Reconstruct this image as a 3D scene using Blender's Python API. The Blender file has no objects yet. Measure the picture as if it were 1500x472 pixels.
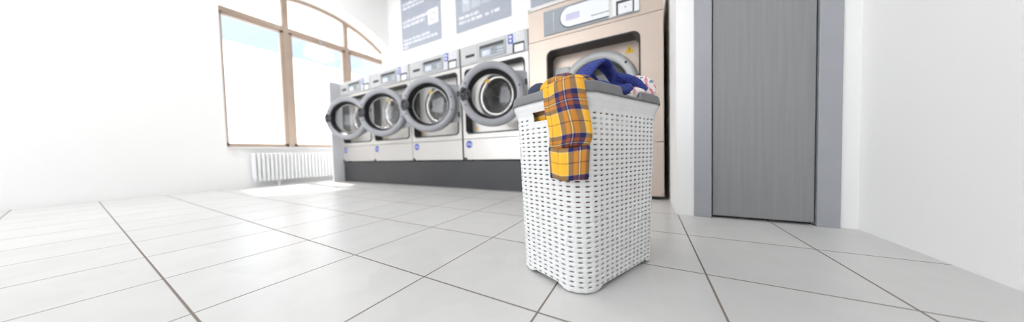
import bpy, bmesh, math, random
from mathutils import Vector, Matrix, noise
S = bpy.context.scene
C = S.collection
PI = math.pi
rnd = random.Random(7)

# ------------------------------------------------------------------ camera, world, sun, exposure
F_PX = 358.87
cd = bpy.data.cameras.new('camera'); cam = bpy.data.objects.new('camera', cd); C.objects.link(cam)
cd.sensor_fit = 'HORIZONTAL'; cd.sensor_width = 36.0; cd.lens = F_PX / 1500 * 36
right = Vector((0.875, 0.483, -0.026)); down = Vector((-0.007, -0.041, -0.999)); fwd = Vector((-0.483, 0.875, -0.033))
fwd.normalize(); right = (right - fwd * right.dot(fwd)).normalized(); up = right.cross(fwd)
m = Matrix((right, up, -fwd)).transposed().to_4x4(); m.translation = (0, 0, 0.44)
cam.matrix_world = m
cd.clip_start = 0.02
cd.dof.use_dof = True; cd.dof.focus_distance = 0.95; cd.dof.aperture_fstop = 0.72
S.camera = cam
S.view_settings.view_transform = 'Standard'; S.view_settings.look = 'None'
S.view_settings.gamma = 1.0; S.view_settings.use_curve_mapping = False
S.view_settings.exposure = 0.74
W = bpy.data.worlds.new('world'); S.world = W; W.use_nodes = True
bg = W.node_tree.nodes['Background']; bg.inputs[0].default_value = (0.93, 0.96, 1.0, 1); bg.inputs[1].default_value = 2.6
sd = bpy.data.lights.new('sun', 'SUN'); sd.energy = 9.0; sd.angle = 0.05; sd.color = (1, 0.96, 0.9)
sun = bpy.data.objects.new('sun', sd); C.objects.link(sun)
sun.rotation_euler = Vector((0.56, -0.05, -0.80)).to_track_quat('-Z', 'Y').to_euler()

# ------------------------------------------------------------------ materials
def mat(name, col, rough=0.5, metal=0.0, var=0.0, vscale=8.0, bump=0.0, bscale=60.0, stretch=None, spec=0.5):
    M = bpy.data.materials.new(name); M.use_nodes = True
    nt = M.node_tree; b = nt.nodes['Principled BSDF']
    b.inputs['Roughness'].default_value = rough; b.inputs['Metallic'].default_value = metal
    b.inputs['Specular IOR Level'].default_value = spec
    b.inputs['Base Color'].default_value = (*col, 1)
    tc = nt.nodes.new('ShaderNodeTexCoord'); mp = nt.nodes.new('ShaderNodeMapping')
    nt.links.new(tc.outputs['Object'], mp.inputs[0])
    if stretch: mp.inputs['Scale'].default_value = stretch
    if var:
        n = nt.nodes.new('ShaderNodeTexNoise'); n.inputs['Scale'].default_value = vscale; n.inputs['Detail'].default_value = 4
        nt.links.new(mp.outputs[0], n.inputs['Vector'])
        r = nt.nodes.new('ShaderNodeValToRGB')
        r.color_ramp.elements[0].position = 0.3; r.color_ramp.elements[1].position = 0.7
        r.color_ramp.elements[0].color = (*[max(0, c * (1 - var)) for c in col], 1)
        r.color_ramp.elements[1].color = (*[min(1, c * (1 + var)) for c in col], 1)
        nt.links.new(n.outputs['Fac'], r.inputs[0]); nt.links.new(r.outputs[0], b.inputs['Base Color'])
    if bump:
        n2 = nt.nodes.new('ShaderNodeTexNoise'); n2.inputs['Scale'].default_value = bscale
        nt.links.new(mp.outputs[0], n2.inputs['Vector'])
        bp = nt.nodes.new('ShaderNodeBump'); bp.inputs['Strength'].default_value = bump; bp.inputs['Distance'].default_value = 0.005
        nt.links.new(n2.outputs['Fac'], bp.inputs['Height']); nt.links.new(bp.outputs[0], b.inputs['Normal'])
    return M

def floor_mat():
    M = mat('floor_tile', (0.6, 0.6, 0.59), 0.28)
    nt = M.node_tree; N = nt.nodes; L = nt.links; b = N['Principled BSDF']
    tc = N['Texture Coordinate']; sp = N.new('ShaderNodeSeparateXYZ'); L.new(tc.outputs['Object'], sp.inputs[0])
    def mth(op, a, bv=None, c=None):
        n = N.new('ShaderNodeMath'); n.operation = op
        for k, v in enumerate((a, bv, c)):
            if v is None: continue
            if isinstance(v, (int, float)): n.inputs[k].default_value = v
            else: L.new(v, n.inputs[k])
        return n.outputs[0]
    ds = []; ids = []
    for out, o0, s in ((sp.outputs['X'], -0.710, 0.4435), (sp.outputs['Y'], 0.606, 0.4500)):
        q = mth('DIVIDE', mth('SUBTRACT', out, o0), s)
        ids.append(mth('FLOOR', q))
        fr = mth('FRACT', q)
        ds.append(mth('MULTIPLY', mth('MINIMUM', fr, mth('SUBTRACT', 1.0, fr)), s))
    d = mth('MINIMUM', ds[0], ds[1])
    mr = N.new('ShaderNodeMapRange'); L.new(d, mr.inputs[0]); mr.inputs[1].default_value = 0.0022; mr.inputs[2].default_value = 0.0036
    cid = mth('FRACT', mth('MULTIPLY', mth('SINE', mth('ADD', mth('MULTIPLY', ids[0], 12.99), mth('MULTIPLY', ids[1], 78.2))), 437.5))
    # faint angular veining
    v = N.new('ShaderNodeTexVoronoi'); v.feature = 'F1'; v.inputs['Scale'].default_value = 4.2; v.distance = 'MANHATTAN'
    rp = N.new('ShaderNodeMapping'); rp.inputs['Rotation'].default_value = (0, 0, 0.55); L.new(tc.outputs['Object'], rp.inputs[0]); L.new(rp.outputs[0], v.inputs['Vector'])
    sh = N.new('ShaderNodeSeparateColor'); L.new(v.outputs['Color'], sh.inputs[0])
    no = N.new('ShaderNodeTexNoise'); no.inputs['Scale'].default_value = 9; no.inputs['Detail'].default_value = 6; L.new(tc.outputs['Object'], no.inputs['Vector'])
    val = mth('ADD', mth('ADD', mth('MULTIPLY', sh.outputs[0], 0.035), mth('MULTIPLY', no.outputs['Fac'], 0.07)), mth('ADD', mth('MULTIPLY', cid, 0.02), 0.60))
    cc = N.new('ShaderNodeCombineColor'); L.new(val, cc.inputs[0]); L.new(mth('MULTIPLY', val, 0.992), cc.inputs[1]); L.new(mth('MULTIPLY', val, 0.972), cc.inputs[2])
    mx = N.new('ShaderNodeMix'); mx.data_type = 'RGBA'; L.new(mr.outputs[0], mx.inputs[0])
    mx.inputs[6].default_value = (0.22, 0.18, 0.155, 1); L.new(cc.outputs[0], mx.inputs[7]); L.new(mx.outputs[2], b.inputs['Base Color'])
    ro = N.new('ShaderNodeMapRange'); L.new(mr.outputs[0], ro.inputs[0]); ro.inputs[3].default_value = 0.8; ro.inputs[4].default_value = 0.3
    L.new(ro.outputs[0], b.inputs['Roughness'])
    bp = N.new('ShaderNodeBump'); bp.inputs['Distance'].default_value = 0.002; bp.inputs['Strength'].default_value = 0.6; L.new(mr.outputs[0], bp.inputs['Height']); L.new(bp.outputs[0], b.inputs['Normal'])
    return M

def glass_mat(name, tint=(1, 1, 1), refl=0.06):
    M = bpy.data.materials.new(name); M.use_nodes = True; nt = M.node_tree; nt.nodes.clear()
    o = nt.nodes.new('ShaderNodeOutputMaterial'); t = nt.nodes.new('ShaderNodeBsdfTransparent'); t.inputs[0].default_value = (*tint, 1)
    g = nt.nodes.new('ShaderNodeBsdfGlossy'); g.inputs['Roughness'].default_value = 0.03
    f = nt.nodes.new('ShaderNodeLayerWeight'); f.inputs[0].default_value = 0.25
    mr = nt.nodes.new('ShaderNodeMapRange'); mr.inputs[3].default_value = refl; mr.inputs[4].default_value = 0.8
    mx = nt.nodes.new('ShaderNodeMixShader'); L = nt.links
    L.new(f.outputs['Facing'], mr.inputs[0]); L.new(mr.outputs[0], mx.inputs[0]); L.new(t.outputs[0], mx.inputs[1]); L.new(g.outputs[0], mx.inputs[2]); L.new(mx.outputs[0], o.inputs[0])
    return M

def plaid_mat(name):
    M = mat(name, (0.8, 0.5, 0.1), 0.9, bump=0.25, bscale=900)
    nt = M.node_tree; N = nt.nodes; L = nt.links; b = N['Principled BSDF']
    uv = N.new('ShaderNodeTexCoord'); sp = N.new('ShaderNodeSeparateXYZ')
    L.new(uv.outputs['UV'], sp.inputs[0])
    Y = (0.92, 0.47, 0.035); NV = (0.012, 0.016, 0.11); RU = (0.33, 0.075, 0.022); W_ = (0.62, 0.56, 0.42); BR = (0.10, 0.03, 0.02)
    stops = [(0.0, Y), (0.245, BR), (0.262, Y), (0.50, W_), (0.518, NV), (0.62, RU), (0.70, NV), (0.73, W_), (0.748, NV), (0.775, RU), (0.86, NV), (0.97, W_), (0.985, Y)]
    outs = []
    for ax in ('X', 'Y'):
        dv = N.new('ShaderNodeMath'); dv.operation = 'DIVIDE'; dv.inputs[1].default_value = 0.125; L.new(sp.outputs[ax], dv.inputs[0])
        fr = N.new('ShaderNodeMath'); fr.operation = 'FRACT'; L.new(dv.outputs[0], fr.inputs[0])
        r = N.new('ShaderNodeValToRGB'); r.color_ramp.interpolation = 'CONSTANT'
        e = r.color_ramp.elements
        e[0].position = 0; e[0].color = (*Y, 1); e[1].position = stops[1][0]; e[1].color = (*stops[1][1], 1)
        for p, c in stops[2:]:
            q = e.new(p); q.color = (*c, 1)
        L.new(fr.outputs[0], r.inputs[0]); outs.append(r.outputs[0])
    mx = N.new('ShaderNodeMix'); mx.data_type = 'RGBA'; mx.inputs[0].default_value = 0.5
    L.new(outs[0], mx.inputs[6]); L.new(outs[1], mx.inputs[7])
    mu = N.new('ShaderNodeMix'); mu.data_type = 'RGBA'; mu.blend_type = 'MULTIPLY'; mu.inputs[0].default_value = 1.0
    L.new(outs[0], mu.inputs[6]); L.new(outs[1], mu.inputs[7]); ga = N.new('ShaderNodeGamma'); ga.inputs[1].default_value = 0.5; L.new(mu.outputs[2], ga.inputs[0])
    m2 = N.new('ShaderNodeMix'); m2.data_type = 'RGBA'; m2.inputs[0].default_value = 0.5; L.new(mx.outputs[2], m2.inputs[6]); L.new(ga.outputs[0], m2.inputs[7]); L.new(m2.outputs[2], b.inputs['Base Color'])
    return M

def floral_mat():
    M = mat('floral_cotton', (0.8, 0.76, 0.72), 0.9, bump=0.2, bscale=500)
    nt = M.node_tree; N = nt.nodes; L = nt.links; b = N['Principled BSDF']
    tc = N['Texture Coordinate']
    v = N.new('ShaderNodeTexNoise'); v.inputs['Scale'].default_value = 42; v.inputs['Detail'].default_value = 2.5; v.inputs['Roughness'].default_value = 0.6; L.new(tc.outputs['Object'], v.inputs['Vector'])
    r = N.new('ShaderNodeValToRGB'); r.color_ramp.interpolation = 'CONSTANT'; e = r.color_ramp.elements
    e[0].position = 0; e[0].color = (0.25, 0.33, 0.45, 1); e[1].position = 0.36; e[1].color = (0.86, 0.80, 0.76, 1)
    q = e.new(0.55); q.color = (0.75, 0.33, 0.38, 1); q = e.new(0.60); q.color = (0.55, 0.13, 0.2, 1); q = e.new(0.63); q.color = (0.8, 0.42, 0.45, 1)
    L.new(v.outputs['Fac'], r.inputs[0]); L.new(r.outputs[0], b.inputs['Base Color'])
    return M

def knit_mat():
    M = mat('blue_knit', (0.035, 0.055, 0.27), 0.95, var=0.4, vscale=160, bump=0.9, bscale=240)
    return M

MT = {}
MT['floor'] = floor_mat()
MT['wall'] = mat('white_plaster', (0.89, 0.885, 0.875), 0.85, bump=0.1, bscale=40)
MT['ceil'] = mat('ceiling_paint', (0.85, 0.85, 0.85), 0.9, bump=0.1)
MT['brown'] = mat('brown_window_frame', (0.42, 0.325, 0.26), 0.5, var=0.05, vscale=5)
MT['glass'] = glass_mat('window_glass')
MT['white'] = mat('white_enamel', (0.82, 0.83, 0.84), 0.35, var=0.02)
MT['panel'] = mat('pale_grey_board', (0.62, 0.63, 0.66), 0.6, var=0.02)
MT['plinth'] = mat('dark_grey_plinth', (0.042, 0.042, 0.045), 0.45, var=0.08, vscale=3)
MT['steel'] = mat('brushed_steel', (0.62, 0.60, 0.575), 0.33, 0.55, var=0.03, vscale=30, stretch=(0.2, 1, 6))
MT['warmsteel'] = mat('warm_brushed_steel', (0.57, 0.475, 0.41), 0.36, 0.5, var=0.03, vscale=40, stretch=(0.2, 1, 8))
MT['chrome'] = mat('polished_steel', (0.78, 0.77, 0.76), 0.16, 1.0, var=0.02)
MT['greyplast'] = mat('grey_plastic', (0.34, 0.345, 0.37), 0.4, var=0.02)
MT['ltgrey'] = mat('light_grey_plastic', (0.52, 0.525, 0.53), 0.4, var=0.02)
MT['mgrey'] = mat('slate_grey_plate', (0.30, 0.33, 0.36), 0.45, var=0.03)
MT['black'] = mat('black_rubber', (0.012, 0.012, 0.013), 0.45, var=0.1)
MT['dark'] = mat('charcoal_plastic', (0.05, 0.05, 0.055), 0.4, var=0.1)
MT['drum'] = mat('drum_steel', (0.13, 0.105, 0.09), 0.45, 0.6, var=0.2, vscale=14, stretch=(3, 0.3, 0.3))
MT['doorglass'] = glass_mat('door_glass', (0.86, 0.86, 0.85), 0.05)
MT['blue'] = mat('blue_sticker', (0.05, 0.09, 0.45), 0.45, var=0.03)
MT['yellow'] = mat('yellow_sticker', (0.9, 0.55, 0.02), 0.5, var=0.03)
MT['lcd'] = mat('pale_display', (0.62, 0.66, 0.78), 0.3, var=0.04)
MT['lilac'] = mat('lilac_display', (0.55, 0.55, 0.72), 0.35, var=0.03)
MT['whitep'] = mat('white_plastic', (0.8, 0.81, 0.84), 0.35, var=0.01)
MT['poster'] = mat('poster_blue_grey', (0.38, 0.41, 0.48), 0.5, var=0.05, vscale=2)
MT['print'] = mat('poster_print', (0.86, 0.87, 0.92), 0.55, var=0.03, vscale=30)
MT['card'] = mat('poster_card', (0.52, 0.56, 0.61), 0.55, var=0.06, vscale=20)
MT['door'] = mat('grey_door_laminate', (0.26, 0.26, 0.265), 0.55, var=0.06, vscale=60, stretch=(1, 1, 0.03), bump=0.1)
MT['doorframe'] = mat('grey_door_frame', (0.35, 0.36, 0.385), 0.5, var=0.03)
MT['basket'] = mat('white_basket_plastic', (0.75, 0.75, 0.745), 0.38, var=0.015, vscale=20)
MT['rim'] = mat('grey_rim_plastic', (0.165, 0.165, 0.172), 0.42, var=0.03)
MT['plaid'] = plaid_mat('yellow_plaid')
MT['floral'] = floral_mat()
MT['knit'] = knit_mat()
MT['orange'] = mat('orange_red_cotton', (0.62, 0.14, 0.05), 0.9, bump=0.3, bscale=300)
MT['red'] = mat('raspberry_cotton', (0.42, 0.05, 0.09), 0.9, var=0.2, bump=0.3, bscale=300)
MT['navy'] = mat('grey_blue_cotton', (0.06, 0.08, 0.14), 0.9, var=0.3, bump=0.3, bscale=300)
MT['tan'] = mat('tan_cotton', (0.35, 0.26, 0.18), 0.9, var=0.2, bump=0.3, bscale=300)
MT['pavement'] = mat('pavement', (0.55, 0.54, 0.52), 0.8, var=0.06)
MT['facade'] = mat('cream_facade', (0.82, 0.80, 0.76), 0.85, var=0.04)
MT['fascia'] = mat('pale_blue_sign_board', (0.21, 0.29, 0.40), 0.6, var=0.04)
MT['salmon'] = mat('salmon_shutter', (0.75, 0.5, 0.38), 0.7, var=0.05)

# ------------------------------------------------------------------ mesh helpers
def obj(name, bm, m, parent=None, smooth=False, loc=(0, 0, 0), rot=(0, 0, 0)):
    bmesh.ops.recalc_face_normals(bm, faces=bm.faces)
    me = bpy.data.meshes.new(name); bm.to_mesh(me); bm.free()
    if smooth:
        for p in me.polygons: p.use_smooth = True
    for mm in (m if isinstance(m, (list, tuple)) else [m]): me.materials.append(MT[mm])
    o = bpy.data.objects.new(name, me); C.objects.link(o)
    o.location = loc; o.rotation_euler = rot
    if parent: o.parent = parent
    return o
def tag(o, label, cat, group=None, kind=None):
    o['label'] = label; o['category'] = cat
    if group: o['group'] = group
    if kind: o['kind'] = kind
    return o
def struct(o): o['kind'] = 'structure'; return o
def empty(name, loc=(0, 0, 0), rz=0):
    o = bpy.data.objects.new(name, None); C.objects.link(o); o.location = loc; o.rotation_euler = (0, 0, rz); o.empty_display_size = 0.1
    return o
def box(bm, x0, x1, y0, y1, z0, z1, bev=0.0, seg=2):
    r = bmesh.ops.create_cube(bm, size=1.0)
    for v in r['verts']:
        v.co = Vector(((x0 + x1) / 2 + v.co.x * (x1 - x0), (y0 + y1) / 2 + v.co.y * (y1 - y0), (z0 + z1) / 2 + v.co.z * (z1 - z0)))
    if bev:
        es = list({e for v in r['verts'] for e in v.link_edges})
        bmesh.ops.bevel(bm, geom=es, offset=bev, segments=seg, affect='EDGES', profile=0.5)
def mkbox(*a, **k):
    bm = bmesh.new(); box(bm, *a, **k); return bm
def prism(bm, pts, axis, d0, d1):
    """polygon pts (a,b) extruded along axis 'x' or 'y' from d0 to d1"""
    f = (lambda a, b, d: (d, a, b)) if axis == 'x' else ((lambda a, b, d: (a, d, b)) if axis == 'y' else (lambda a, b, d: (a, b, d)))
    A = [bm.verts.new(f(a, b, d0)) for a, b in pts]; B = [bm.verts.new(f(a, b, d1)) for a, b in pts]
    n = len(pts)
    bm.faces.new(A); bm.faces.new(B[::-1])
    for i in range(n): bm.faces.new((A[i], A[(i + 1) % n], B[(i + 1) % n], B[i]))
def rrect(x0, x1, z0, z1, r, n=8):
    P = []
    for cx, cz, a0 in ((x1 - r, z1 - r, 0), (x0 + r, z1 - r, 90), (x0 + r, z0 + r, 180), (x1 - r, z0 + r, 270)):
        for k in range(n + 1):
            t = math.radians(a0 + 90 * k / n); P.append((cx + r * math.cos(t), cz + r * math.sin(t)))
    return P
def circ(cx, cz, r, n=48): return [(cx + r * math.cos(2 * PI * k / n), cz + r * math.sin(2 * PI * k / n)) for k in range(n)]
def plate_hole(bm, outer, hole, y0, y1):
    """flat plate facing -y with a hole, thickness y0..y1"""
    for y in (y0, y1):
        es = []
        for P in (outer, hole):
            vs = [bm.verts.new((a, y, b)) for a, b in P]
            es += [bm.edges.new((vs[i], vs[(i + 1) % len(vs)])) for i in range(len(vs))]
        bmesh.ops.triangle_fill(bm, use_beauty=True, use_dissolve=False, edges=es)
    for P in (outer, hole):
        A = [bm.verts.new((a, y0, b)) for a, b in P]; B = [bm.verts.new((a, y1, b)) for a, b in P]
        for i in range(len(P)): bm.faces.new((A[i], A[(i + 1) % len(P)], B[(i + 1) % len(P)], B[i]))
    bmesh.ops.remove_doubles(bm, verts=bm.verts, dist=1e-5)
def lathe(bm, prof, n=64, closed=False, center=(0, 0, 0)):
    """profile of (r, y); axis = y"""
    rings = []
    for r, y in prof:
        rings.append([bm.verts.new((center[0] + r * math.cos(2 * PI * k / n), center[1] + y, center[2] + r * math.sin(2 * PI * k / n))) for k in range(n)])
    m = len(rings)
    for i in range(m if closed else m - 1):
        A, B = rings[i], rings[(i + 1) % m]
        for k in range(n): bm.faces.new((A[k], A[(k + 1) % n], B[(k + 1) % n], B[k]))
    return rings
def disc(bm, cx, cz, r, y0, y1, n=32): prism(bm, circ(cx, cz, r, n), 'y', y0, y1)
def text(name, body, size, m, parent, loc, rot=(PI / 2, 0, 0), depth=0.001):
    cu = bpy.data.curves.new(name, 'FONT'); cu.body = body; cu.size = size; cu.extrude = depth; cu.align_x = 'CENTER'; cu.align_y = 'CENTER'
    t = bpy.data.objects.new(name, cu); C.objects.link(t)
    dg = bpy.context.evaluated_depsgraph_get(); me = bpy.data.meshes.new_from_object(t.evaluated_get(dg))
    bpy.data.objects.remove(t)
    me.materials.clear(); me.materials.append(MT[m])
    o = bpy.data.objects.new(name, me); C.objects.link(o); o.location = loc; o.rotation_euler = rot; o.parent = parent
    return o
def copy_tree(o, parent=None):
    c = o.copy(); C.objects.link(c); c.parent = parent
    for ch in list(o.children): copy_tree(ch, c)
    return c

# ------------------------------------------------------------------ setting
YB = 3.98; XL = -5.6; H = 4.6; YF = -4.5; XR = 0.95
struct(obj('floor', mkbox(XL, XR + .2, YF, YB, -0.1, 0), 'floor'))
struct(obj('ceiling', mkbox(XL - .4, XR + .2, YF, YB + .2, H, H + 0.15), 'ceil'))
# left wall with the big arched opening
ARC = 2.6
def arch(y, R=2.32, top=3.54): return top - R + math.sqrt(R * R - (y - ARC) ** 2)
yl = 1.18
ops = [(yl + (YB - yl) * k / 24) for k in range(25)]
poly = [(YF, 0), (YB, 0), (YB, 0.62), (yl, 0.62)] + [(y, arch(y)) for y in ops] + [(YB, H), (YF, H)]
bm = bmesh.new(); prism(bm, poly, 'x', XL - .5, XL); struct(obj('wall_left', bm, 'wall'))
struct(obj('wall_back', mkbox(XL - .5, 0.17, YB, YB + .2, 0, H), 'wall'))
bm = bmesh.new(); box(bm, 0.170, 0.265, 1.95, YB + .2, 0, H); box(bm, 0.265, 0.885, 1.95, 2.15, 2.12, H); box(bm, 0.885, XR, 1.95, 2.15, 0, H)
struct(obj('wall_right', bm, 'wall'))
struct(obj('wall_side', mkbox(XR, XR + .2, YF, 2.15, 0, H), 'wall'))
struct(obj('wall_front_light_block', mkbox(-1.2, XR + .2, YF - .2, YF, 0, H), 'wall'))  # unseen wall section, added to cut the frontal light on the right
# grey door right of the machines
d1 = struct(empty('door_1', (0.265, 1.95, 0)))
bm = bmesh.new(); box(bm, 0.0, 0.088, -0.012, 0.12, 0, 2.12, bev=0.003); box(bm, 0.537, 0.620, -0.012, 0.12, 0, 2.12, bev=0.003); box(bm, 0.088, 0.537, -0.012, 0.12, 2.05, 2.12, bev=0.003)
obj('door_frame', bm, 'doorframe', d1)
obj('door_panel', mkbox(0.095, 0.530, 0.0, 0.045, 0.016, 2.042, bev=0.003), 'door', d1)
obj('door_stop', mkbox(0.088, 0.537, 0.05, 0.11, 0.0, 2.05), 'black', d1)

# arched window
w1 = struct(empty('window_1', (-5.96, 0, 0)))
def bar(bm, a, b, w, d=0.05):
    """bar in the window plane from (y,z) a to b, width w, depth d"""
    a = Vector(a); b = Vector(b); t = (b - a).normalized(); n = Vector((-t.y, t.x)) * w / 2
    prism(bm, [tuple(a + n), tuple(b + n), tuple(b - n), tuple(a - n)], 'x', -d, d)
def warch(y): return arch(y, 2.34, 3.545)
bm = bmesh.new()
outp = [(yl, 0.62)] + [(y, warch(y)) for y in ops] + [(YB, 0.62)]
inn = [(yl + .05, 0.67)] + [(max(y, yl + .05), warch(y) - .05) for y in ops] + [(YB, 0.67)]
outp = [(y + .012 if y > YB - .001 else y, z) for y, z in outp]; inn = [(y + .012 if y > YB - .001 else y, z) for y, z in inn]
for x in (-0.04, 0.04):
    A = [bm.verts.new((x, *p)) for p in outp]; B = [bm.verts.new((x, *p)) for p in inn]
    n = len(A)
    for i in range(n): bm.faces.new((A[i], A[(i + 1) % n], B[(i + 1) % n], B[i]))
for P in (outp, inn):
    A = [bm.verts.new((-0.04, *p)) for p in P]; B = [bm.verts.new((0.04, *p)) for p in P]
    for i in range(len(P)): bm.faces.new((A[i], A[(i + 1) % len(P)], B[(i + 1) % len(P)], B[i]))
bmesh.ops.remove_doubles(bm, verts=bm.verts, dist=1e-5)
obj('window_frame', bm, 'brown', w1)
for y, w in ((2.075, 0.085), (3.14, 0.075)):
    bm = bmesh.new(); bar(bm, (y, 0.66), (y, warch(y) - .03), w, 0.045); obj('mullion', bm, 'brown', w1)
bm = bmesh.new(); bar(bm, (yl, 2.865), (YB, 2.865), 0.085, 0.042); obj('transom', bm, 'brown', w1)
for y0, y1 in ((1.23, 2.033), (2.118, 3.10), (3.178, YB)):
    bm = bmesh.new()
    for a, b in (((y0, .695), (y1, .695)), ((y0, 2.808), (y1, 2.808)), ((y0 + .022, .67), (y0 + .022, 2.84))) + ((((y1 - .022, .67), (y1 - .022, 2.84)),) if y1 < 3.9 else ()): bar(bm, a, b, 0.045, 0.035)
    obj('sash', bm, 'brown', w1)
bm = bmesh.new(); box(bm, 0.045, 0.07, 2.59, 2.65, 2.80, 2.86, bev=.004); box(bm, 0.06, 0.085, 2.60, 2.635, 2.74, 2.81, bev=.004)
obj('window_latch', bm, 'chrome', w1)
bm = bmesh.new(); prism(bm, [(a, b) for a, b in inn], 'x', -0.006, 0.006); obj('glass_pane', bm, 'glass', w1)
bm = bmesh.new(); box(bm, 0.05, 0.40, yl, YB, 0.622, 0.642, bev=.004); obj('window_sill', bm, 'white', w1)

# outside
struct(obj('ground', mkbox(-40, XL - .5, -25, 40, -0.2, -0.1), 'pavement'))
bl = empty('building', (-15, 6, -0.1))
obj('facade', mkbox(-1, 0, -14, 14, 0, 9), 'facade', bl)
fs = obj('sign_board', mkbox(0.0, 0.12, -3.2, 3.8, 5.45, 6.45, bev=.02), 'fascia', bl)
bm = bmesh.new(); prism(bm, [(.6 * math.cos(t * PI / 16) + 0.5, .42 * math.sin(t * PI / 16) + 5.95) for t in range(32)], 'x', 0.12, 0.15); obj('sign_oval', bm, 'whitep', fs)
for k in range(6):
    y0 = -12 + k * 4.2
    f = obj('window', mkbox(0, 0.06, y0, y0 + 1.3, 6.9, 8.4, bev=.02), 'salmon', bl); obj('pane', mkbox(0.06, 0.08, y0 + .12, y0 + 1.18, 7.02, 8.28), 'lcd', f)
    f = obj('window', mkbox(0, 0.06, y0, y0 + 1.6, 1.2, 4.0, bev=.02), 'white', bl); obj('pane', mkbox(0.06, 0.08, y0 + .12, y0 + 1.48, 1.35, 3.85), 'lcd', f)
tag(bl, 'pale sunlit building across the street with a light blue sign board', 'building')

# radiator under the window
ra = empty('radiator', (XL + .04, 1.42, 0.08)); tag(ra, 'white sectional radiator on the wall below the arched window', 'radiator')
bm = bmesh.new()
for k in range(36):
    y = k * 0.052
    box(bm, 0.0, 0.085, y, y + 0.040, 0.0, 0.46, bev=0.010)
obj('radiator_sections', bm, 'white', ra)
bm = bmesh.new(); box(bm, 0.03, 0.06, 0, 36 * .052 - .012, 0.03, 0.06); box(bm, 0.03, 0.06, 0, 36 * .052 - .012, 0.40, 0.43); obj('manifold', bm, 'white', ra)
for y in (.3, 1.5): obj('radiator_foot', mkbox(0.02, 0.05, y, y + .03, -0.08, 0.03), 'white', ra)

# ------------------------------------------------------------------ plinth, end panel
X4 = -1.107; XW = [-2.040, -2.995, -3.935, -4.865]; WW = 0.930; YW = 2.443; ZP = 0.352
pl = tag(obj('machine_plinth', mkbox(-4.86, X4 - .003, YW, YB - .02, 0, ZP, bev=0.004), 'plinth'), 'long dark grey plinth raising the four washing machines off the floor', 'plinth')
tag(obj('end_panel', mkbox(-4.905, -4.868, 2.27, YB - .02, 0, 1.775, bev=0.003), 'panel'), 'tall pale grey board closing the left end of the washing machine row', 'panel')

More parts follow.
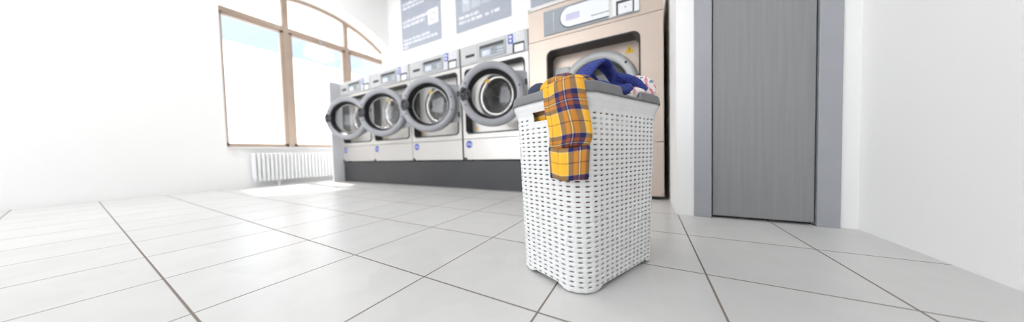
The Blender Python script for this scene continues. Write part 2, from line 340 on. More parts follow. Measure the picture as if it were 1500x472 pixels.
# ------------------------------------------------------------------ washing machine
def triangle(bm, cx, cz, s, y0, y1):
    prism(bm, [(cx - s / 2, cz - s * .43), (cx + s / 2, cz - s * .43), (cx, cz + s * .43)], 'y', y0, y1)
def door_ring_profile(R, r_in, t=0.07):
    return [(R, 0.0), (R, -0.035), (R - .012, -0.058), (R - .035, -t), (R - .062, -t - .002), (R - .078, -t + .006), (R - .085, -t + .018), (R - .085, 0.0)]
def make_washer():
    w = empty('washing_machine', (0, 0, 0))
    Wd = WW; z0 = 0.0; T = 1.403; D = 1.40
    hole = rrect(0.05, 0.882, 0.325, 1.118, 0.055)
    # shell sides, top, back
    bm = bmesh.new()
    box(bm, 0, 0.004, 0.004, D, 0, T); box(bm, Wd - .004, Wd, 0.004, D, 0, T); box(bm, 0, Wd, 0.004, D, T - .004, T); box(bm, 0, Wd, D - .004, D, 0, T); box(bm, 0, Wd, .004, D, 0, .004)
    obj('casing', bm, 'steel', w)
    bm = bmesh.new(); plate_hole(bm, [(0.002, 0.262), (Wd - .002, 0.262), (Wd - .002, 1.166), (0.002, 1.166)], hole, -0.004, 0.012); obj('front_panel', bm, 'steel', w)
    obj('lower_panel', mkbox(0.002, Wd - .002, -0.004, 0.012, 0.004, 0.256, bev=0.002), 'steel', w)
    # deep black rubber surround of the door recess
    bm = bmesh.new(); A = rrect(0.045, 0.887, 0.320, 1.123, 0.058); n = len(A)
    P0 = rrect(0.050, 0.882, 0.325, 1.118, 0.055); P1 = rrect(0.060, 0.872, 0.335, 1.108, 0.05)
    def loop(P, y): return [bm.verts.new((a, y, b)) for a, b in P]
    Ls = [loop(A, -0.0045), loop(A, -0.009), loop(P1, -0.010), loop(P1, 0.12)]
    for a, b in zip(Ls, Ls[1:]):
        for i in range(n): bm.faces.new((a[i], a[(i + 1) % n], b[(i + 1) % n], b[i]))
    obj('door_surround', bm, 'black', w, smooth=False)
    cx, cz, R = 0.455, 0.765, 0.27
    bm = bmesh.new(); plate_hole(bm, rrect(0.056, 0.876, 0.331, 1.112, 0.05), circ(cx, cz, R, 64), 0.108, 0.118)
    ip = obj('inner_panel', bm, 'steel', w)
    # tub mouth: black gasket, polished ring, perforated drum
    bm = bmesh.new(); lathe(bm, [(R + .012, 0.106), (R + .004, 0.09), (R - .02, 0.094), (R - .035, 0.115), (R - .035, 0.16)], center=(cx, 0, cz)); obj('door_gasket', bm, 'dark', w, smooth=True)
    bm = bmesh.new(); lathe(bm, [(R - .034, 0.13), (R - .036, 0.085), (R - .048, 0.078), (R - .062, 0.088), (R - .066, 0.14), (R - .066, 0.2)], center=(cx, 0, cz)); obj('tub_ring', bm, 'chrome', w, smooth=True)
    bm = bmesh.new(); lathe(bm, [(R - .06, 0.19), (R + .09, 0.21), (R + .09, 0.78), (0.0001, 0.80)], center=(cx, 0, cz))
    for k in range(3):
        a = 2 * PI * k / 3 + .5
        bx, bz = cx + .30 * math.cos(a), cz + .30 * math.sin(a)
        r = bmesh.ops.create_cone(bm, cap_ends=True, segments=12, radius1=.06, radius2=.045, depth=.5)
        for v in r['verts']: v.co = Vector((bx + v.co.x, 0.5 + v.co.z, bz + v.co.y))
    obj('drum', bm, 'drum', w, smooth=True)
    # stickers
    for a, b, s, y in ((0.135, 0.405, 0.05, 0.107), (cx - .125, cz + .205, 0.075, 0.072), (cx - .14, cz + .293, 0.045, 0.107)):
        bm = bmesh.new(); triangle(bm, a, b, s, y - .0015, y); st = obj('warning_sticker', bm, 'yellow', w)
        bm = bmesh.new(); box(bm, a - s * .03, a + s * .03, y - .0025, y - .001, b - s * .12, b + s * .18); box(bm, a - s * .03, a + s * .03, y - .0025, y - .001, b - s * .28, b - s * .2); obj('exclamation_mark', bm, 'black', st)
    bm = bmesh.new(); disc(bm, 0.088, 0.193, 0.048, -0.006, -0.004)
    st = obj('capacity_sticker', bm, 'blue', w); text('capacity_text', '10kg', 0.044, 'whitep', st, (0.088, -0.0065, 0.193))
    # feet
    for x in (0.05, Wd - .05):
        bm = bmesh.new(); box(bm, x - .03, x + .03, 0.03, 0.09, -0.016, 0.0); obj('foot', bm, 'black', w)
    obj('corner_clip', mkbox(0.0, 0.045, -0.008, 0.01, -0.014, 0.03, bev=.003), 'black', w)
    # control panel
    zb, zt = 1.170, 1.401
    cp = obj('control_panel', mkbox(0.002, Wd - .002, -0.012, 0.02, zb, zt, bev=0.004), 'ltgrey', w)
    def cpart(name, m, bm): return obj(name, bm, m, cp)
    bm = bmesh.new(); plate_hole(bm, rrect(0.035, 0.262, 1.192, 1.375, 0.012, 4), rrect(0.082, 0.222, 1.252, 1.288, 0.005, 3), -0.0165, -0.0125); cpart('return_plate', 'ltgrey', bm)
    cpart('return_slot', 'black', mkbox(0.08, 0.224, -0.0135, -0.0115, 1.25, 1.29))
    bm = bmesh.new(); plate_hole(bm, rrect(0.285, 0.650, 1.200, 1.365, 0.012, 4), rrect(0.300, 0.638, 1.213, 1.350, 0.006, 4), -0.024, -0.0125); cpart('display_bezel', 'ltgrey', bm)
    bm = bmesh.new(); prism(bm, [(-0.0125, 1.215), (-0.0200, 1.215), (-0.0135, 1.348), (-0.0125, 1.348)], 'x', 0.302, 0.636); cpart('display_window', 'mgrey', bm)
    cpart('display_shade', 'dark', mkbox(0.302, 0.636, -0.0215, -0.0165, 1.318, 1.348))
    cpart('display_screen', 'lcd', mkbox(0.335, 0.455, -0.0225, -0.0185, 1.222, 1.285, bev=.001))
    bm = bmesh.new(); lathe(bm, [(0.036, -0.0155), (0.036, -0.025), (0.030, -0.027), (0.029, -0.018)], 32, center=(0.495, 0, 1.268)); cpart('selector_dial', 'ltgrey', bm)
    for k in range(2): cpart('display_key', 'card', mkbox(0.545, 0.625, -0.022, -0.018, 1.232 + k * .035, 1.252 + k * .035, bev=.001))
    cpart('coin_plate', 'whitep', mkbox(0.668, 0.905, -0.016, -0.0125, 1.180, 1.392, bev=.002)).data.materials[0] = MT['panel']
    cpart('price_sticker', 'blue', mkbox(0.690, 0.752, -0.018, -0.0155, 1.285, 1.385))
    bm = bmesh.new(); box(bm, 0.703, 0.738, -0.0195, -0.0178, 1.345, 1.368); box(bm, 0.708, 0.733, -0.0195, -0.0178, 1.302, 1.330)
    cpart('sticker_print', 'whitep', bm)
    cpart('coin_slot', 'whitep', mkbox(0.800, 0.835, -0.019, -0.0155, 1.310, 1.385, bev=.002))
    cpart('coin_slit', 'tan', mkbox(0.814, 0.820, -0.0205, -0.018, 1.325, 1.370))
    cpart('coin_tray', 'black', mkbox(0.745, 0.890, -0.0185, -0.0155, 1.176, 1.282, bev=.001))
    cpart('tray_flap', 'whitep', mkbox(0.770, 0.882, -0.022, -0.018, 1.178, 1.258, bev=.003))
    # the door, swung open about its right-hand hinge
    th = math.radians(27.2)
    d = obj('door', bmesh.new(), 'greyplast', w)          # filled below
    Rr = 0.349; off = -(Rr + .022)                         # centre from the hinge, door's own frame
    bm = bmesh.new()
    prof = [(Rr - .002, 0.022), (Rr, 0.0), (Rr - .004, -0.030), (Rr - .022, -0.046), (Rr - .048, -0.050), (Rr - .070, -0.046), (Rr - .083, -0.034), (Rr - .086, 0.0), (Rr - .086, 0.022)]
    lathe(bm, prof, 80, closed=True, center=(off, 0, 0))
    me = d.data; bmesh.ops.recalc_face_normals(bm, faces=bm.faces); bm.to_mesh(me); bm.free()
    for p in me.polygons: p.use_smooth = True
    d.location = (WW - .018, -0.034, 0.709); d.rotation_euler = (0, 0, th)
    bm = bmesh.new(); lathe(bm, [(Rr - .084, -0.036), (Rr - .100, -0.012), (Rr - .114, 0.025), (Rr - .120, 0.045), (Rr - .112, 0.055), (Rr - .07, 0.045), (Rr - .07, 0.024)], 80, center=(off, 0, 0)); obj('door_seal', bm, 'black', d, smooth=True)
    bm = bmesh.new(); lathe(bm, [(Rr - .1195, 0.036), (Rr - .1195, 0.046), (Rr - .125, 0.046), (Rr - .125, 0.036)], 80, closed=True, center=(off, 0, 0)); obj('glass_trim', bm, 'chrome', d, smooth=True)
    bm = bmesh.new(); lathe(bm, [(Rr - .120, 0.045), (Rr - .132, 0.080), (Rr - .17, 0.11), (0.0001, 0.12)], 64, center=(off, 0, 0)); obj('door_glass', bm, 'doorglass', d, smooth=True)
    # hinge bracket: a tall block behind the right of the ring
    bm = bmesh.new(); prism(bm, [(-0.125, 0.255), (-0.01, 0.25), (0.010, 0.235), (0.010, -0.205), (-0.01, -0.22), (-0.125, -0.235)], 'y', 0.023, 0.055); obj('hinge_bracket', bm, 'greyplast', d)
    for z in (.13, -.13):
        bm = bmesh.new(); box(bm, -0.02, 0.012, 0.02, 0.075, z - .035, z + .035, bev=.006); obj('hinge', bm, 'dark', d)
    # handle at the free side: a ring grip on a recessed plate
    hx = off - Rr + .042
    bm = bmesh.new(); prism(bm, [(hx + a * .034, b * .075) for a, b in [(math.cos(t * PI / 12), math.sin(t * PI / 12)) for t in range(24)]], 'y', -0.056, -0.044); obj('handle_plate', bm, 'dark', d)
    bm = bmesh.new()
    NN, MM = 32, 10
    rg = [[bm.verts.new((hx + .03 + (.046 + .010 * math.cos(b)) * math.cos(a), -0.066 + .010 * math.sin(b), (.052 + .010 * math.cos(b)) * math.sin(a))) for b in [2 * PI * j / MM for j in range(MM)]] for a in [2 * PI * i / NN for i in range(NN)]]
    for i in range(NN):
        for j in range(MM): bm.faces.new((rg[i][j], rg[(i + 1) % NN][j], rg[(i + 1) % NN][(j + 1) % MM], rg[i][(j + 1) % MM]))
    obj('door_handle', bm, 'dark', d, smooth=True)
    bm = bmesh.new(); disc(bm, hx - .012, 0.0, 0.014, -0.062, -0.056, 20); obj('handle_boss', bm, 'greyplast', d)
    for a in (158, 202, 15, -15):
        a = math.radians(a); bm = bmesh.new(); disc(bm, off + (Rr - .045) * math.cos(a), (Rr - .045) * math.sin(a), .0085, -0.0525, -0.046, 12); obj('screw', bm, 'black', d)
    return w
w0 = make_washer()
WL = ['washing machine beside the beige dryer, rightmost and largest of the four with open round doors',
      'washing machine second from the beige dryer, round door open and edge overlapping its left neighbour',
      'washing machine second from the left end of the row, its round door open',
      'washing machine at the far left end, its open door crossing the pale end panel']
for i, x in enumerate(XW):
    o = w0 if i == 0 else copy_tree(w0)
    o.location = (x, YW, ZP + .016)
    tag(o, WL[i], 'washing machine', 'row of four washing machines')

# ------------------------------------------------------------------ tumble dryer
dr = empty('tumble_dryer', (X4 + .002, YW, 0.0)); tag(dr, 'tall beige steel tumble dryer with closed round door behind the laundry basket', 'dryer')
DW = 1.232; DT = 1.945; DD = 1.40
bm = bmesh.new()
box(bm, 0, .004, .004, DD, .03, DT); box(bm, DW - .004, DW, .004, DD, .03, DT); box(bm, 0, DW, .004, DD, DT - .004, DT); box(bm, 0, DW, DD - .004, DD, .03, DT); box(bm, 0, DW, .004, DD, .03, .034)
obj('casing', bm, 'warmsteel', dr)
dh = rrect(0.205, 1.055, 0.64, 1.475, 0.06)
bm = bmesh.new(); plate_hole(bm, [(0.002, 0.505), (DW - .002, 0.505), (DW - .002, 1.600), (0.002, 1.600)], dh, -0.004, 0.012); obj('front_panel', bm, 'warmsteel', dr)
obj('lower_panel', mkbox(0.002, DW - .002, -0.004, 0.012, 0.034, 0.500, bev=.002), 'warmsteel', dr)
obj('upper_panel', mkbox(0.002, DW - .002, -0.004, 0.012, 1.605, 1.925, bev=.002), 'warmsteel', dr)
obj('top_trim', mkbox(0.0, DW, -0.012, 0.02, 1.928, 1.950, bev=.004), 'steel', dr)
bm = bmesh.new(); P1 = rrect(0.212, 1.048, 0.647, 1.468, 0.055); A = rrect(0.199, 1.061, 0.634, 1.481, 0.065); n = len(A)
Ls = [[bm.verts.new((a, y, b)) for a, b in P] for P, y in ((A, -0.0045), (A, -0.010), (P1, -0.010), (P1, 0.20))]
for a, b in zip(Ls, Ls[1:]):
    for i in range(n): bm.faces.new((a[i], a[(i + 1) % n], b[(i + 1) % n], b[i]))
obj('door_surround', bm, 'black', dr)
dcx, dcz = 0.675, 1.055
bm = bmesh.new(); plate_hole(bm, rrect(0.208, 1.052, 0.643, 1.472, 0.055), circ(dcx, dcz, 0.33, 64), 0.17, 0.18); obj('inner_panel', bm, 'warmsteel', dr)
bm = bmesh.new(); lathe(bm, [(0.372, 0.168), (0.372, 0.14), (0.36, 0.118), (0.33, 0.108), (0.305, 0.112), (0.288, 0.13), (0.285, 0.168)], 80, closed=True, center=(dcx, 0, dcz)); dd = obj('door', bm, 'ltgrey', dr, smooth=True)
bm = bmesh.new(); lathe(bm, [(0.29, 0.135), (0.27, 0.15), (0.262, 0.175), (0.25, 0.18)], 80, center=(dcx, 0, dcz)); obj('door_seal', bm, 'dark', dd, smooth=True)
bm = bmesh.new(); lathe(bm, [(0.262, 0.165), (0.2, 0.2), (0.1, 0.215), (0.0001, 0.22)], 64, center=(dcx, 0, dcz)); obj('door_glass', bm, 'doorglass', dd, smooth=True)
bm = bmesh.new(); lathe(bm, [(0.255, 0.18), (0.36, 0.24), (0.36, 0.9), (0.0001, 0.92)], 64, center=(dcx, 0, dcz)); obj('drum', bm, 'drum', dr, smooth=True)
bm = bmesh.new(); box(bm, 0.235, 0.40, 0.135, 0.168, 1.18, 1.335, bev=.012); obj('door_latch', bm, 'ltgrey', dd)
bm = bmesh.new(); box(bm, 0.955, 1.035, 0.120, 0.168, 0.95, 1.16, bev=.008); obj('hinge_bracket', bm, 'ltgrey', dd)
bm = bmesh.new(); box(bm, 0.905, 1.0, 0.095, 0.16, 1.035, 1.105, bev=.008); obj('hinge', bm, 'dark', dd)
bm = bmesh.new(); disc(bm, dcx + .262, dcz + .205, .012, 0.104, 0.118, 16); obj('screw', bm, 'black', dd)
bm = bmesh.new(); triangle(bm, 0.965, 1.395, 0.085, 0.1685, 0.17); st = obj('warning_sticker', bm, 'yellow', dr)
bm = bmesh.new(); box(bm, 0.962, 0.968, 0.1675, 0.169, 1.385, 1.41); box(bm, 0.962, 0.968, 0.1675, 0.169, 1.372, 1.378); obj('exclamation_mark', bm, 'black', st)
cp = obj('control_panel', mkbox(0.178, 1.055, -0.014, -0.004, 1.635, 1.880, bev=.003), 'mgrey', dr)
obj('panel_ridge', mkbox(0.285, 0.292, -0.018, -0.013, 1.665, 1.850, bev=.001), 'lcd', cp)
def halfoval(x0, x1, z0, z1):
    r = (z1 - z0) / 2; P = [(x1, z0), (x1, z1)] + [(x0 + r - r * math.sin(t * PI / 16) , z1 - r + r * math.cos(t * PI / 16)) for t in range(17)]
    return P
bm = bmesh.new(); prism(bm, halfoval(0.352, 0.812, 1.655, 1.862), 'y', -0.017, -0.013); obj('panel_border', bm, 'dark', cp)
bm = bmesh.new(); prism(bm, halfoval(0.360, 0.812, 1.663, 1.854), 'y', -0.022, -0.013); obj('instruction_panel', bm, 'whitep', cp)
obj('display_screen', mkbox(0.415, 0.548, -0.0235, -0.0215, 1.722, 1.785), 'lilac', cp)
obj('card_slot', mkbox(0.655, 0.812, -0.0235, -0.0215, 1.700, 1.709), 'mgrey', cp)
bm = bmesh.new(); box(bm, 0.838, 1.055, -0.022, -0.013, 1.640, 1.905, bev=.003); co = obj('coin_plate', bm, 'whitep', cp)
bm = bmesh.new(); box(bm, 0.808, 0.840, -0.016, -0.0135, 1.638, 1.905); obj('divider', bm, 'steel', cp)
obj('coin_tray', mkbox(0.872, 1.015, -0.025, -0.0215, 1.642, 1.765, bev=.001), 'dark', cp)
obj('tray_flap', mkbox(0.888, 1.004, -0.030, -0.0245, 1.643, 1.738, bev=.003), 'whitep', cp)
obj('flap_lock', mkbox(0.942, 0.950, -0.0315, -0.0295, 1.690, 1.700), 'dark', cp)
obj('price_sticker', mkbox(0.862, 0.925, -0.024, -0.0215, 1.790, 1.875), 'blue', cp)
obj('coin_slot', mkbox(0.955, 0.967, -0.0235, -0.0215, 1.785, 1.835), 'dark', cp)
for x in (.06, DW - .1):
    for y in (.05, 1.3): obj('foot', mkbox(x, x + .05, y, y + .05, 0.0, 0.03), 'black', dr)
obj('kick_recess', mkbox(0.03, DW - .03, .02, .04, 0.002, 0.03), 'black', dr)
obj('top_screw', mkbox(0.012, 0.022, -0.016, -0.011, 1.932, 1.944), 'dark', dr)

# ------------------------------------------------------------------ unseen fill lamps, added above the view to brighten the room
for i, (x, y) in enumerate(((-4.6, 1.8), (-3.2, 1.0), (-4.6, -0.8))):
    l = empty('added_fill_lamp', (x, y, H)); tag(l, ('unseen fill lamp added at the ceiling nearest the arched window and machines', 'unseen fill lamp added in the middle of the ceiling', 'unseen fill lamp added at the ceiling toward the shop front')[i], 'lamp', 'added fill lamps')
    bm = bmesh.new(); prism(bm, [(-.16, 0), (.16, 0), (.12, -.06), (-.12, -.06)], 'y', -.65, .65); obj('fill_lamp_housing', bm, 'white', l)
    ld = bpy.data.lights.new('added_fill_light', 'AREA'); ld.shape = 'RECTANGLE'; ld.size = .22; ld.size_y = 1.25; ld.energy = 12; ld.color = (1, .99, .97)
    lo = bpy.data.objects.new('added_fill_light', ld); C.objects.link(lo); lo.location = (0, 0, -.065); lo.parent = l

# ------------------------------------------------------------------ posters on the back wall
def poster(x0, x1, z0, z1, label):
    p = empty('poster', ((x0 + x1) / 2, YB - .001, z0)); w = x1 - x0
    obj('board', mkbox(-w / 2, w / 2, -0.008, 0, 0, z1 - z0), 'poster', p)
    tag(p, label, 'poster', 'notices above the washing machines'); return p, w
def words(bm, w, u0, u1, v0, v1):
    """a line of lettering too small to read: strokes of uneven words"""
    x = u0 * w - w / 2; xe = u1 * w - w / 2
    while x < xe - .02:
        l = min(rnd.uniform(.05, .16), xe - x)
        q = x
        while q < x + l - .012:
            s = rnd.uniform(.012, .02)
            hh = rnd.choice((1.0, .8, .8)); box(bm, q, q + s, -0.0105, -0.008, v0, v0 + (v1 - v0) * hh); q += s + .004
        x += l + .02
p, w = poster(-5.10, -3.835, 2.93, 4.42, 'blue-grey wall poster of text lines, the left one, above the far washing machines')
for u0, u1, v0, v1 in ((.05, .16, .04, .085), (.05, .93, .115, .165), (.05, .72, .20, .245), (.05, .62, .52, .585), (.05, .69, .615, .68), (.05, .6, .93, .985), (.05, .75, 1.02, 1.08), (.05, .9, 1.2, 1.28)):
    bm = bmesh.new(); words(bm, w, u0, u1, v0, v1); obj('lettering', bm, 'print', p)
bm = bmesh.new(); plate_hole(bm, rrect(.70 * w - w / 2, .94 * w - w / 2, .38, .70, .01, 3), circ(.82 * w - w / 2, .54, .09, 32), -0.0105, -0.008); disc(bm, .82 * w - w / 2, .54, .065, -.0105, -.008); obj('icon', bm, 'print', p)
p, w = poster(-3.425, -2.13, 2.92, 4.42, 'blue-grey wall poster with a row of pale cards, between the other two notices')
for u0, u1, v0, v1 in ((.07, .22, .155, .215), (.24, .545, .155, .215), (.56, .655, .16, .215), (.67, .82, .165, .225), (.07, .46, .25, .31)):
    bm = bmesh.new(); words(bm, w, u0, u1, v0, v1); obj('lettering', bm, 'print', p)
for u0, u1, v0 in ((.135, .295, .37), (.315, .485, .385), (.51, .695, .40), (.715, .90, .41)):
    cdb = obj('card', mkbox(u0 * w - w / 2, u1 * w - w / 2, -0.0105, -0.008, v0, v0 + .62), 'card', p)
    bm = bmesh.new(); c_ = (u0 + u1) / 2 * w - w / 2; plate_hole(bm, circ(c_, v0 + .22, .06, 24), circ(c_, v0 + .22, .035, 24), -.0125, -.0105)
    box(bm, c_ - .05, c_ + .05, -.0125, -.0105, v0 + .36, v0 + .44); obj('icon', bm, 'print', cdb)
p, w = poster(-1.745, -0.45, 2.93, 4.42, 'plain lower edge of a blue-grey wall poster above the tall beige dryer')
bm = bmesh.new(); words(bm, w, .07, .7, .30, .36); obj('lettering', bm, 'print', p)

# ------------------------------------------------------------------ laundry basket
BO = (-0.207, 0.991, 0.0); PHI = 1.139
bk = empty('laundry_basket', BO, PHI)
tag(bk, 'tall white woven-look plastic laundry basket with grey rim on the tiled floor', 'laundry basket')
ZT = 0.611; ZR = 0.642
def lerp(a, b, t): return a + (b - a) * t
def dims(z):
    t = min(z / .566, 1); a = lerp(.234, .245, t); b = lerp(.152, .169, t)
    if z > .556:
        q = min((z - .556) / .055, 1.0); q = q * q * (3 - 2 * q); a += .011 * q; b += .014 * q
    return a, b
RC = .075
def contour(z, s, inset=0.0):
    """point and outward normal at arc fraction s, starting at the (-x, +y) corner's end on the short -x side, running towards -y"""
    a, b = dims(z); a -= inset; b -= inset; r = max(RC - inset, .01)
    sx, sy = 2 * (a - r), 2 * (b - r); q = PI / 2 * r; tot = 2 * (sx + sy) + 4 * q
    d = (s % 1.0) * tot
    # 1: short side x=-a from y=+(b-r) to -(b-r)
    if d < sy: return (-a, (b - r) - d), (-1, 0)
    d -= sy
    if d < q: t = PI + d / r; return (-(a - r) + r * math.cos(t), -(b - r) + r * math.sin(t)), (math.cos(t), math.sin(t))
    d -= q
    if d < sx: return (-(a - r) + d, -b), (0, -1)
    d -= sx
    if d < q: t = 1.5 * PI + d / r; return ((a - r) + r * math.cos(t), -(b - r) + r * math.sin(t)), (math.cos(t), math.sin(t))
    d -= q
    if d < sy: return (a, -(b - r) + d), (1, 0)
    d -= sy
    if d < q: t = d / r; return ((a - r) + r * math.cos(t), (b - r) + r * math.sin(t)), (math.cos(t), math.sin(t))
    d -= q
    if d < sx: return ((a - r) - d, b), (0, 1)
    d -= sx
    t = PI / 2 + d / r; return (-(a - r) + r * math.cos(t), (b - r) + r * math.sin(t)), (math.cos(t), math.sin(t))
NC = 52; ROW = 0.0156
US = [0.0, .19, .38, .56, .70, .86]          # columns: strap 0-.4 (alternating over / under), slot .4-1
VS = [0.0, .22, .44, .63, .82]                # rows: slot 0-.26, strand .26-1
z_base = 0.004
nrows = int((ZT - z_base) / ROW)
zs = []; rowi = []
for r in range(nrows):
    for k, v in enumerate(VS): zs.append(z_base + (r + v) * ROW); rowi.append((r, k, v))
zs.append(ZT); rowi.append((nrows, 0, 0.0))
us = [(c, k, (c + u) / NC) for c in range(NC) for k, u in enumerate(US)]
bm = bmesh.new(); grid = []
for zi, z in enumerate(zs):
    r, k, v = rowi[zi]; line = []
    fade = 1.0 if z < .552 else max(.45, 1 - (z - .552) / .03)
    for c, ku, s in us:
        (x, y), (nx, ny) = contour(z, s)
        vv = 0 if v < .2 else math.sin(PI * (v - .2) / .8)
        over = ((r + c) % 2 == 0)
        if ku <= 3: d = (.0024 if over else .0013 + .0010 * vv) if ku in (1, 2) else .0010 + .0006 * vv
        else: d = .0016 * vv
        d *= fade
        line.append(bm.verts.new((x + nx * d, y + ny * d, z)))
    grid.append(line)
M = len(us)
for zi in range(len(zs) - 1):
    r, k, v = rowi[zi]; z = zs[zi]
    for ui in range(M):
        c, ku, s = us[ui]
        q = [grid[zi][ui], grid[zi][(ui + 1) % M], grid[zi + 1][(ui + 1) % M], grid[zi + 1][ui]]
        cx = sum(p.co.x for p in q) / 4; cy = sum(p.co.y for p in q) / 4; cz = z + .002
        if k == 0 and ku >= 3 and cz < .556 and r > 0:
            if not (abs(cx) > .23 and abs(cy + .006) < .062 and cz > .53): continue
        if abs(cx) > .235 and abs(cy + .006) < .042 and .546 < cz < .577: continue     # hand holes in the short sides
        # feet: the lower edge lifts between the corners
        lift = .0
        if (abs(cx) < .165 and abs(cy) > .1): lift = .014 * min(1, (.165 - abs(cx)) / .03)
        if (abs(cy) < .080 and abs(cx) > .2): lift = max(lift, .014 * min(1, (.080 - abs(cy)) / .03))
        if cz < z_base + lift: continue
        bm.faces.new(q)
bmesh.ops.delete(bm, geom=[v for v in bm.verts if not v.link_faces], context='VERTS')
body = obj('basket_body', bm, 'basket', bk, smooth=True)
md = body.modifiers.new('thick', 'SOLIDIFY'); md.thickness = .0026; md.offset = -1
bm = bmesh.new(); prism(bm, [contour(.02, s / 64, .004)[0] for s in range(64)], 'z', 0.022, 0.026); obj('basket_base', bm, 'basket', bk)
# grey rim with a notch on the long side
bm = bmesh.new(); NR = 160
def rtop(x, y):
    h = ZR
    if y < -.12:
        t0 = min(max((x + .066) / .010, 0), 1); t1 = min(max((.062 - x) / .012, 0), 1); h -= .024 * min(t0, t1)
    return h
rows = []
for k in range(NR):
    s = k / NR; (x, y), (nx, ny) = contour(ZT, s); h = rtop(x, y)
    q = [(x + nx * .0045, y + ny * .0045, ZT - .003), (x + nx * .004, y + ny * .004, ZT + .004), (x, y, min(h - .006, ZR)), (x - nx * .004, y - ny * .004, h), (x - nx * .012, y - ny * .012, h - .001), (x - nx * .014, y - ny * .014, h - .008), (x - nx * .010, y - ny * .010, ZT - .003)]
    rows.append([bm.verts.new(p) for p in q])
for k in range(NR):
    A, B = rows[k], rows[(k + 1) % NR]
    for j in range(7): bm.faces.new((A[j], A[(j + 1) % 7], B[(j + 1) % 7], B[j]))
obj('basket_rim', bm, 'rim', bk, smooth=True)

# ------------------------------------------------------------------ laundry
def Wp(x, y, z):
    c, s = math.cos(PHI), math.sin(PHI); return Vector((BO[0] + c * x - s * y, BO[1] + s * x + c * y, z))
def tube(bm, pts, nseg=14, flat=None):
    """pts: list of (co, ra, rb, roll) swept as ellipse"""
    rings = []; P = [Vector(p[0]) for p in pts]
    for i, (co, ra, rb, roll) in enumerate(pts):
        t = (P[min(i + 1, len(P) - 1)] - P[max(i - 1, 0)]).normalized()
        a = t.cross(Vector((0, 0, 1)));
        if a.length < .1: a = t.cross(Vector((0, 1, 0)))
        a.normalize(); b = t.cross(a).normalized()
        rings.append([bm.verts.new(P[i] + (a * math.cos(2 * PI * k / nseg + roll)) * ra + (b * math.sin(2 * PI * k / nseg + roll)) * rb) for k in range(nseg)])
    for A, B in zip(rings, rings[1:]):
        for k in range(nseg): bm.faces.new((A[k], A[(k + 1) % nseg], B[(k + 1) % nseg], B[k]))
    bm.faces.new(rings[0]); bm.faces.new(rings[-1][::-1])
def catmull(pts, n=6):
    out = []
    for i in range(len(pts) - 1):
        p0 = pts[max(i - 1, 0)]; p1 = pts[i]; p2 = pts[i + 1]; p3 = pts[min(i + 2, len(pts) - 1)]
        for k in range(n):
            t = k / n; q = []
            for a, b, c, d in zip(*[[*p[0], *p[1:]] for p in (p0, p1, p2, p3)]):
                q.append(.5 * ((2 * b) + (-a + c) * t + (2 * a - 5 * b + 4 * c - d) * t * t + (-a + 3 * b - 3 * c + d) * t ** 3))
            out.append((tuple(q[:3]), *q[3:]))
    out.append(pts[-1]); return out
def lump(bm, cx, cy, cz, rx, ry, rz, seed, amp=.15, fr=9, sub=4):
    r = bmesh.ops.create_icosphere(bm, subdivisions=sub, radius=1)
    for v in r['verts']:
        n = v.co.normalized(); q = Vector((n.x * rx, n.y * ry, n.z * rz))
        f = 1 + amp * (1 - 2 * abs(noise.noise(q * fr + Vector((seed, 0, 0))))) + amp * .5 * noise.noise(q * fr * 2.3 + Vector((0, seed, 0)))
        v.co = Vector((cx, cy, cz)) + q * f
def box_uv(me):
    uv = me.uv_layers.new(name='uv')
    for p in me.polygons:
        n = p.normal
        for li in p.loop_indices:
            co = me.vertices[me.loops[li].vertex_index].co
            if abs(n.z) > .6: u, v = co.x, co.y
            elif abs(n.x) > abs(n.y): u, v = co.y, co.z
            else: u, v = co.x, co.z
            uv.data[li].uv = (u + 1.0, v + 1.0)
def cloth_mods(o, vox=.004, it=4, disp=.0, size=.03):
    if vox:
        m_ = o.modifiers.new('fuse', 'REMESH'); m_.mode = 'VOXEL'; m_.voxel_size = vox; m_.use_smooth_shade = True
    m_ = o.modifiers.new('soften', 'SMOOTH'); m_.iterations = it; m_.factor = .6
    if disp:
        tx = bpy.data.textures.new('crease', 'CLOUDS'); tx.noise_scale = size
        m_ = o.modifiers.new('crease', 'DISPLACE'); m_.texture = tx; m_.strength = disp; m_.mid_level = .5

# hidden-in-the-basket garments, seen through the slots: crumpled, resting on one another
def fill(name, m, z0, z1, seed, label):
    bm = bmesh.new(); n = 72; K = 10; rings = []
    for k in range(K + 1):
        t = k / K; z = lerp(z0, z1, t); ins = .022 + .03 * (abs(2 * t - 1) ** 6)
        rg = []
        for j in range(n):
            (x, y), (nx, ny) = contour(z, j / n, ins)
            w_ = .010 * noise.noise(Vector((x * 18, y * 18, z * 26 + seed))) + .003 * math.sin(j * 1.7 + z * 90 + seed)
            rg.append(bm.verts.new((x + nx * (w_ - .004), y + ny * (w_ - .004), z + (.012 * noise.noise(Vector((x * 14, y * 14, seed))) if 0 < k < K else 0))))
        rings.append(rg)
    for A, B in zip(rings, rings[1:]):
        for j in range(n): bm.faces.new((A[j], A[(j + 1) % n], B[(j + 1) % n], B[j]))
    bm.faces.new(rings[0]); bm.faces.new(rings[-1])
    o = obj(name, bm, m, None, smooth=True, loc=BO, rot=(0, 0, PHI)); return tag(o, label, 'clothes')
fill('folded_towel', 'whitep', 0.028, 0.225, 1, 'whitish folded towel glimpsed through the lowest slots of the laundry basket')
fill('folded_shirt', 'red', 0.228, 0.345, 5, 'raspberry red garment glimpsed through the slots halfway up the laundry basket')
fill('folded_jeans', 'navy', 0.348, 0.478, 9, 'dark blue-grey garment glimpsed through the upper slots of the laundry basket')

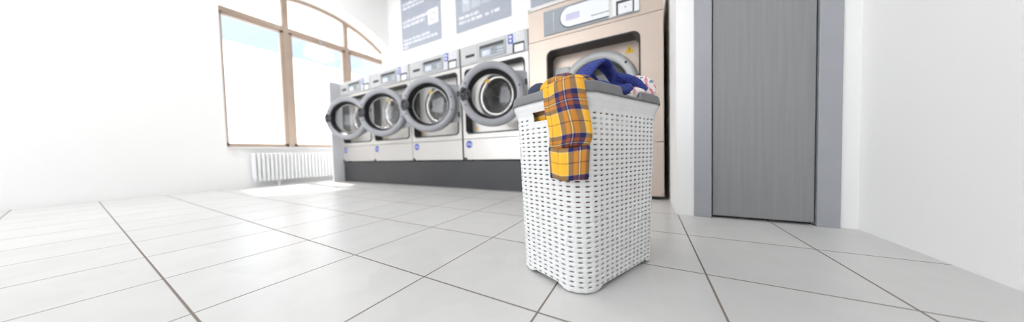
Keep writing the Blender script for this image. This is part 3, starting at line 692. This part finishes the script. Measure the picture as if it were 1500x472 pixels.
# the yellow plaid shirt: a crumpled body inside the basket and a sleeve hanging over the corner
sh = empty('plaid_shirt', (BO[0], BO[1], 0), PHI); tag(sh, 'yellow and navy plaid shirt spilling over the basket corner, one cuffed sleeve hanging outside', 'shirt')
bm = bmesh.new()
lump(bm, -0.14, -0.005, 0.580, 0.085, 0.125, 0.080, 3.1, .10, 12)
lump(bm, -0.155, -0.085, 0.640, 0.060, 0.060, 0.045, 7.7, .10, 14)
lump(bm, -0.13, 0.00, 0.655, 0.085, 0.080, 0.055, 4.7, .12, 14)
lump(bm, -0.085, 0.02, 0.662, 0.07, 0.06, 0.058, 9.2, .12, 14)
o = obj('shirt_body', bm, 'plaid', sh, smooth=True); box_uv(o.data)
# sleeve: flattened tube following the rim corner, from inside over the rim and down
def sleeve(bm, s0f, path, seed, uvl, u_off=0.0, vk=1.033, nn=26, thick=.009, puff=lambda v: 0):
    """path: (v along length, z, outset from rim face, s_left, s_right)"""
    grid = []
    for (v, z, outs, sl, sr, th_) in path:
        row = []
        for side in (1, -1):
            for k in range(nn + 1):
                f = k / nn
                if side < 0: f = 1 - f
                s = lerp(sl, sr, f)
                (x, y), (nx, ny) = contour(ZT, s)
                edge = math.sin(PI * min(max(f, 0), 1)) ** .45
                wr = .0035 * noise.noise(Vector((f * 5 + seed, v * 9, 0))) + .002 * math.sin(f * 17 + v * 22 + 2 * noise.noise(Vector((f * 3, v * 14, seed))))
                d = outs + (th_ * edge if side > 0 else -th_ * .15 * edge) + (wr * edge if side > 0 else 0)
                row.append((bm.verts.new((x + nx * d, y + ny * d, z + (.004 * math.sin(f * 6 + seed) if side > 0 else 0))), f, v))
        grid.append(row)
    n = len(grid[0])
    for A, B in zip(grid, grid[1:]):
        for k in range(n):
            q = [A[k], A[(k + 1) % n], B[(k + 1) % n], B[k]]
            try: fc = bm.faces.new([p[0] for p in q])
            except ValueError: continue
            for lp, p in zip(fc.loops, q): lp[uvl].uv = (1.0 + u_off + p[1] * .142, vk - p[2])
    for G in (grid[0], grid[-1]):
        try:
            fc = bm.faces.new([p[0] for p in G])
            for lp, p in zip(fc.loops, G): lp[uvl].uv = (1.0 + u_off + p[1] * .142, vk - p[2])
        except ValueError: pass
bm = bmesh.new(); uvl = bm.loops.layers.uv.new('uv')
SL, SR = 0.0, 0.0
def s_at(x, y):   # nearest arc fraction on the rim to a local point
    return min((k / 2000 for k in range(2000)), key=lambda s: (contour(ZT, s)[0][0] - x) ** 2 + (contour(ZT, s)[0][1] - y) ** 2)
sL = s_at(-.256, -.034); sR = s_at(-.212, -.183) - .0205
def P(v, z, o, l=0, r=0, t=.012): return (v, z, o, sL + l, sR + r, t)
path = [P(-.100, .640, -.095, .006, -.010, .006), P(-.080, .648, -.072, .003, -.004, .010), P(-.055, .657, -.045, 0, .0, .014), P(-.035, .659, -.024, -.002, .001, .015), P(-.018, .655, -.004, -.004, .003, .015),
        P(0, .643, .006, -.003, .004, .015), P(.02, .628, .009, -.001, .005, .014), P(.045, .602, .009, 0, .007, .013), P(.07, .577, .008, .001, .009, .014), P(.095, .552, .007, .005, .012, .015),
        P(.12, .527, .006, .009, .015, .017), P(.145, .503, .006, .012, .017, .019), P(.165, .483, .005, .013, .018, .020), P(.185, .466, .004, .010, .016, .018), P(.197, .455, .003, .009, .012, .012), P(.203, .449, .003, .011, .009, .008)]
sleeve(bm, 0, path, 3.3, uvl)
o = obj('sleeve', bm, 'plaid', sh, smooth=True)
md = o.modifiers.new('sub', 'SUBSURF'); md.levels = md.render_levels = 1
bm = bmesh.new(); uvl = bm.loops.layers.uv.new('uv')
path = [P(.190, .452, .002, .010, .011, .012), P(.193, .4505, .004, .009, .013, .016), P(.20, .444, .005, .009, .013, .0165), P(.22, .424, .005, .010, .012, .015), P(.25, .394, .005, .011, .011, .014), P(.275, .369, .005, .012, .010, .014), P(.285, .359, .005, .012, .009, .013), P(.286, .3575, .004, .013, .008, .008)]
sleeve(bm, 0, path, 8.1, uvl, .103, 1.018)
o = obj('cuff', bm, 'plaid', sh, smooth=True)

# dark patterned garment between shirt and left rim
bm = bmesh.new(); lump(bm, -0.170, 0.070, 0.646, 0.050, 0.045, 0.044, 2.2, .2, 16); lump(bm, -0.175, 0.100, 0.622, 0.045, 0.035, 0.035, 5.2, .2, 16)
o = obj('patterned_scarf', bm, 'navy', None, smooth=True, loc=BO, rot=(0, 0, PHI)); tag(o, 'dark grey-blue patterned cloth peeking over the left rim behind the plaid shirt', 'clothes')

# blue knitted sweater
bm = bmesh.new()
r_ = lambda pts: [(tuple(p[:3]), *p[3:]) for p in pts]
tube(bm, catmull(r_([(-0.150, -.07, .655, .030, .018, 0), (-0.115, -.065, .690, .034, .016, 0), (-0.070, -.055, .726, .036, .013, 0), (-0.025, -.05, .756, .036, .011, 0), (0.020, -.05, .774, .034, .010, 0), (0.056, -.05, .764, .034, .011, 0), (0.078, -.06, .735, .034, .014, 0), (0.088, -.07, .700, .034, .020, 0), (0.090, -.08, .66, .03, .03, 0)])))
tube(bm, catmull(r_([(0.060, -.08, .715, .030, .014, 0), (0.095, -.10, .712, .026, .018, 0), (0.125, -.12, .700, .024, .018, 0), (0.150, -.135, .683, .020, .016, 0), (0.160, -.150, .662, .014, .013, 0)])))
tube(bm, catmull(r_([(-0.150, -.09, .640, .034, .022, 0), (-0.090, -.105, .652, .034, .024, 0), (-0.03, -.115, .650, .028, .022, 0), (0.03, -.115, .652, .026, .022, 0), (0.09, -.118, .668, .026, .022, 0)])))
tube(bm, catmull(r_([(-0.10, -.005, .66, .014, .020, 0), (-0.05, -.003, .70, .014, .034, 0), (0.01, 0, .725, .014, .036, 0), (0.06, 0, .70, .014, .034, 0), (0.10, -.01, .66, .014, .02, 0)])))
lump(bm, 0.02, -0.075, 0.640, 0.07, 0.050, 0.030, 1.2, .12, 12)
o = obj('knit_sweater', bm, 'knit', None, smooth=True, loc=BO, rot=(0, 0, PHI)); cloth_mods(o, .0035, 4, .006, .02)
tag(o, 'royal blue knitted sweater bunched up at the top of the laundry basket', 'sweater')

# floral cotton garment at the right end
bm = bmesh.new()
lump(bm, 0.198, -0.112, 0.676, 0.056, 0.045, 0.056, 6.6, .20, 16); lump(bm, 0.125, -0.125, 0.640, 0.060, 0.035, 0.034, 4.1, .15, 18); lump(bm, 0.17, -0.085, 0.625, 0.045, 0.045, 0.045, 4.9, .15, 14)
o = obj('floral_blouse', bm, 'floral', None, smooth=True, loc=BO, rot=(0, 0, PHI)); cloth_mods(o, .003, 3, .008, .018)
tag(o, 'white blouse with pink flowers crumpled at the right end of the basket top', 'blouse')
# orange-red garment showing behind
bm = bmesh.new(); lump(bm, 0.150, 0.030, 0.655, 0.055, 0.055, 0.060, 2.9, .14, 14)
o = obj('orange_shirt', bm, 'orange', None, smooth=True, loc=BO, rot=(0, 0, PHI)); tag(o, 'small bit of orange-red cloth between the blue sweater and the floral blouse', 'clothes')
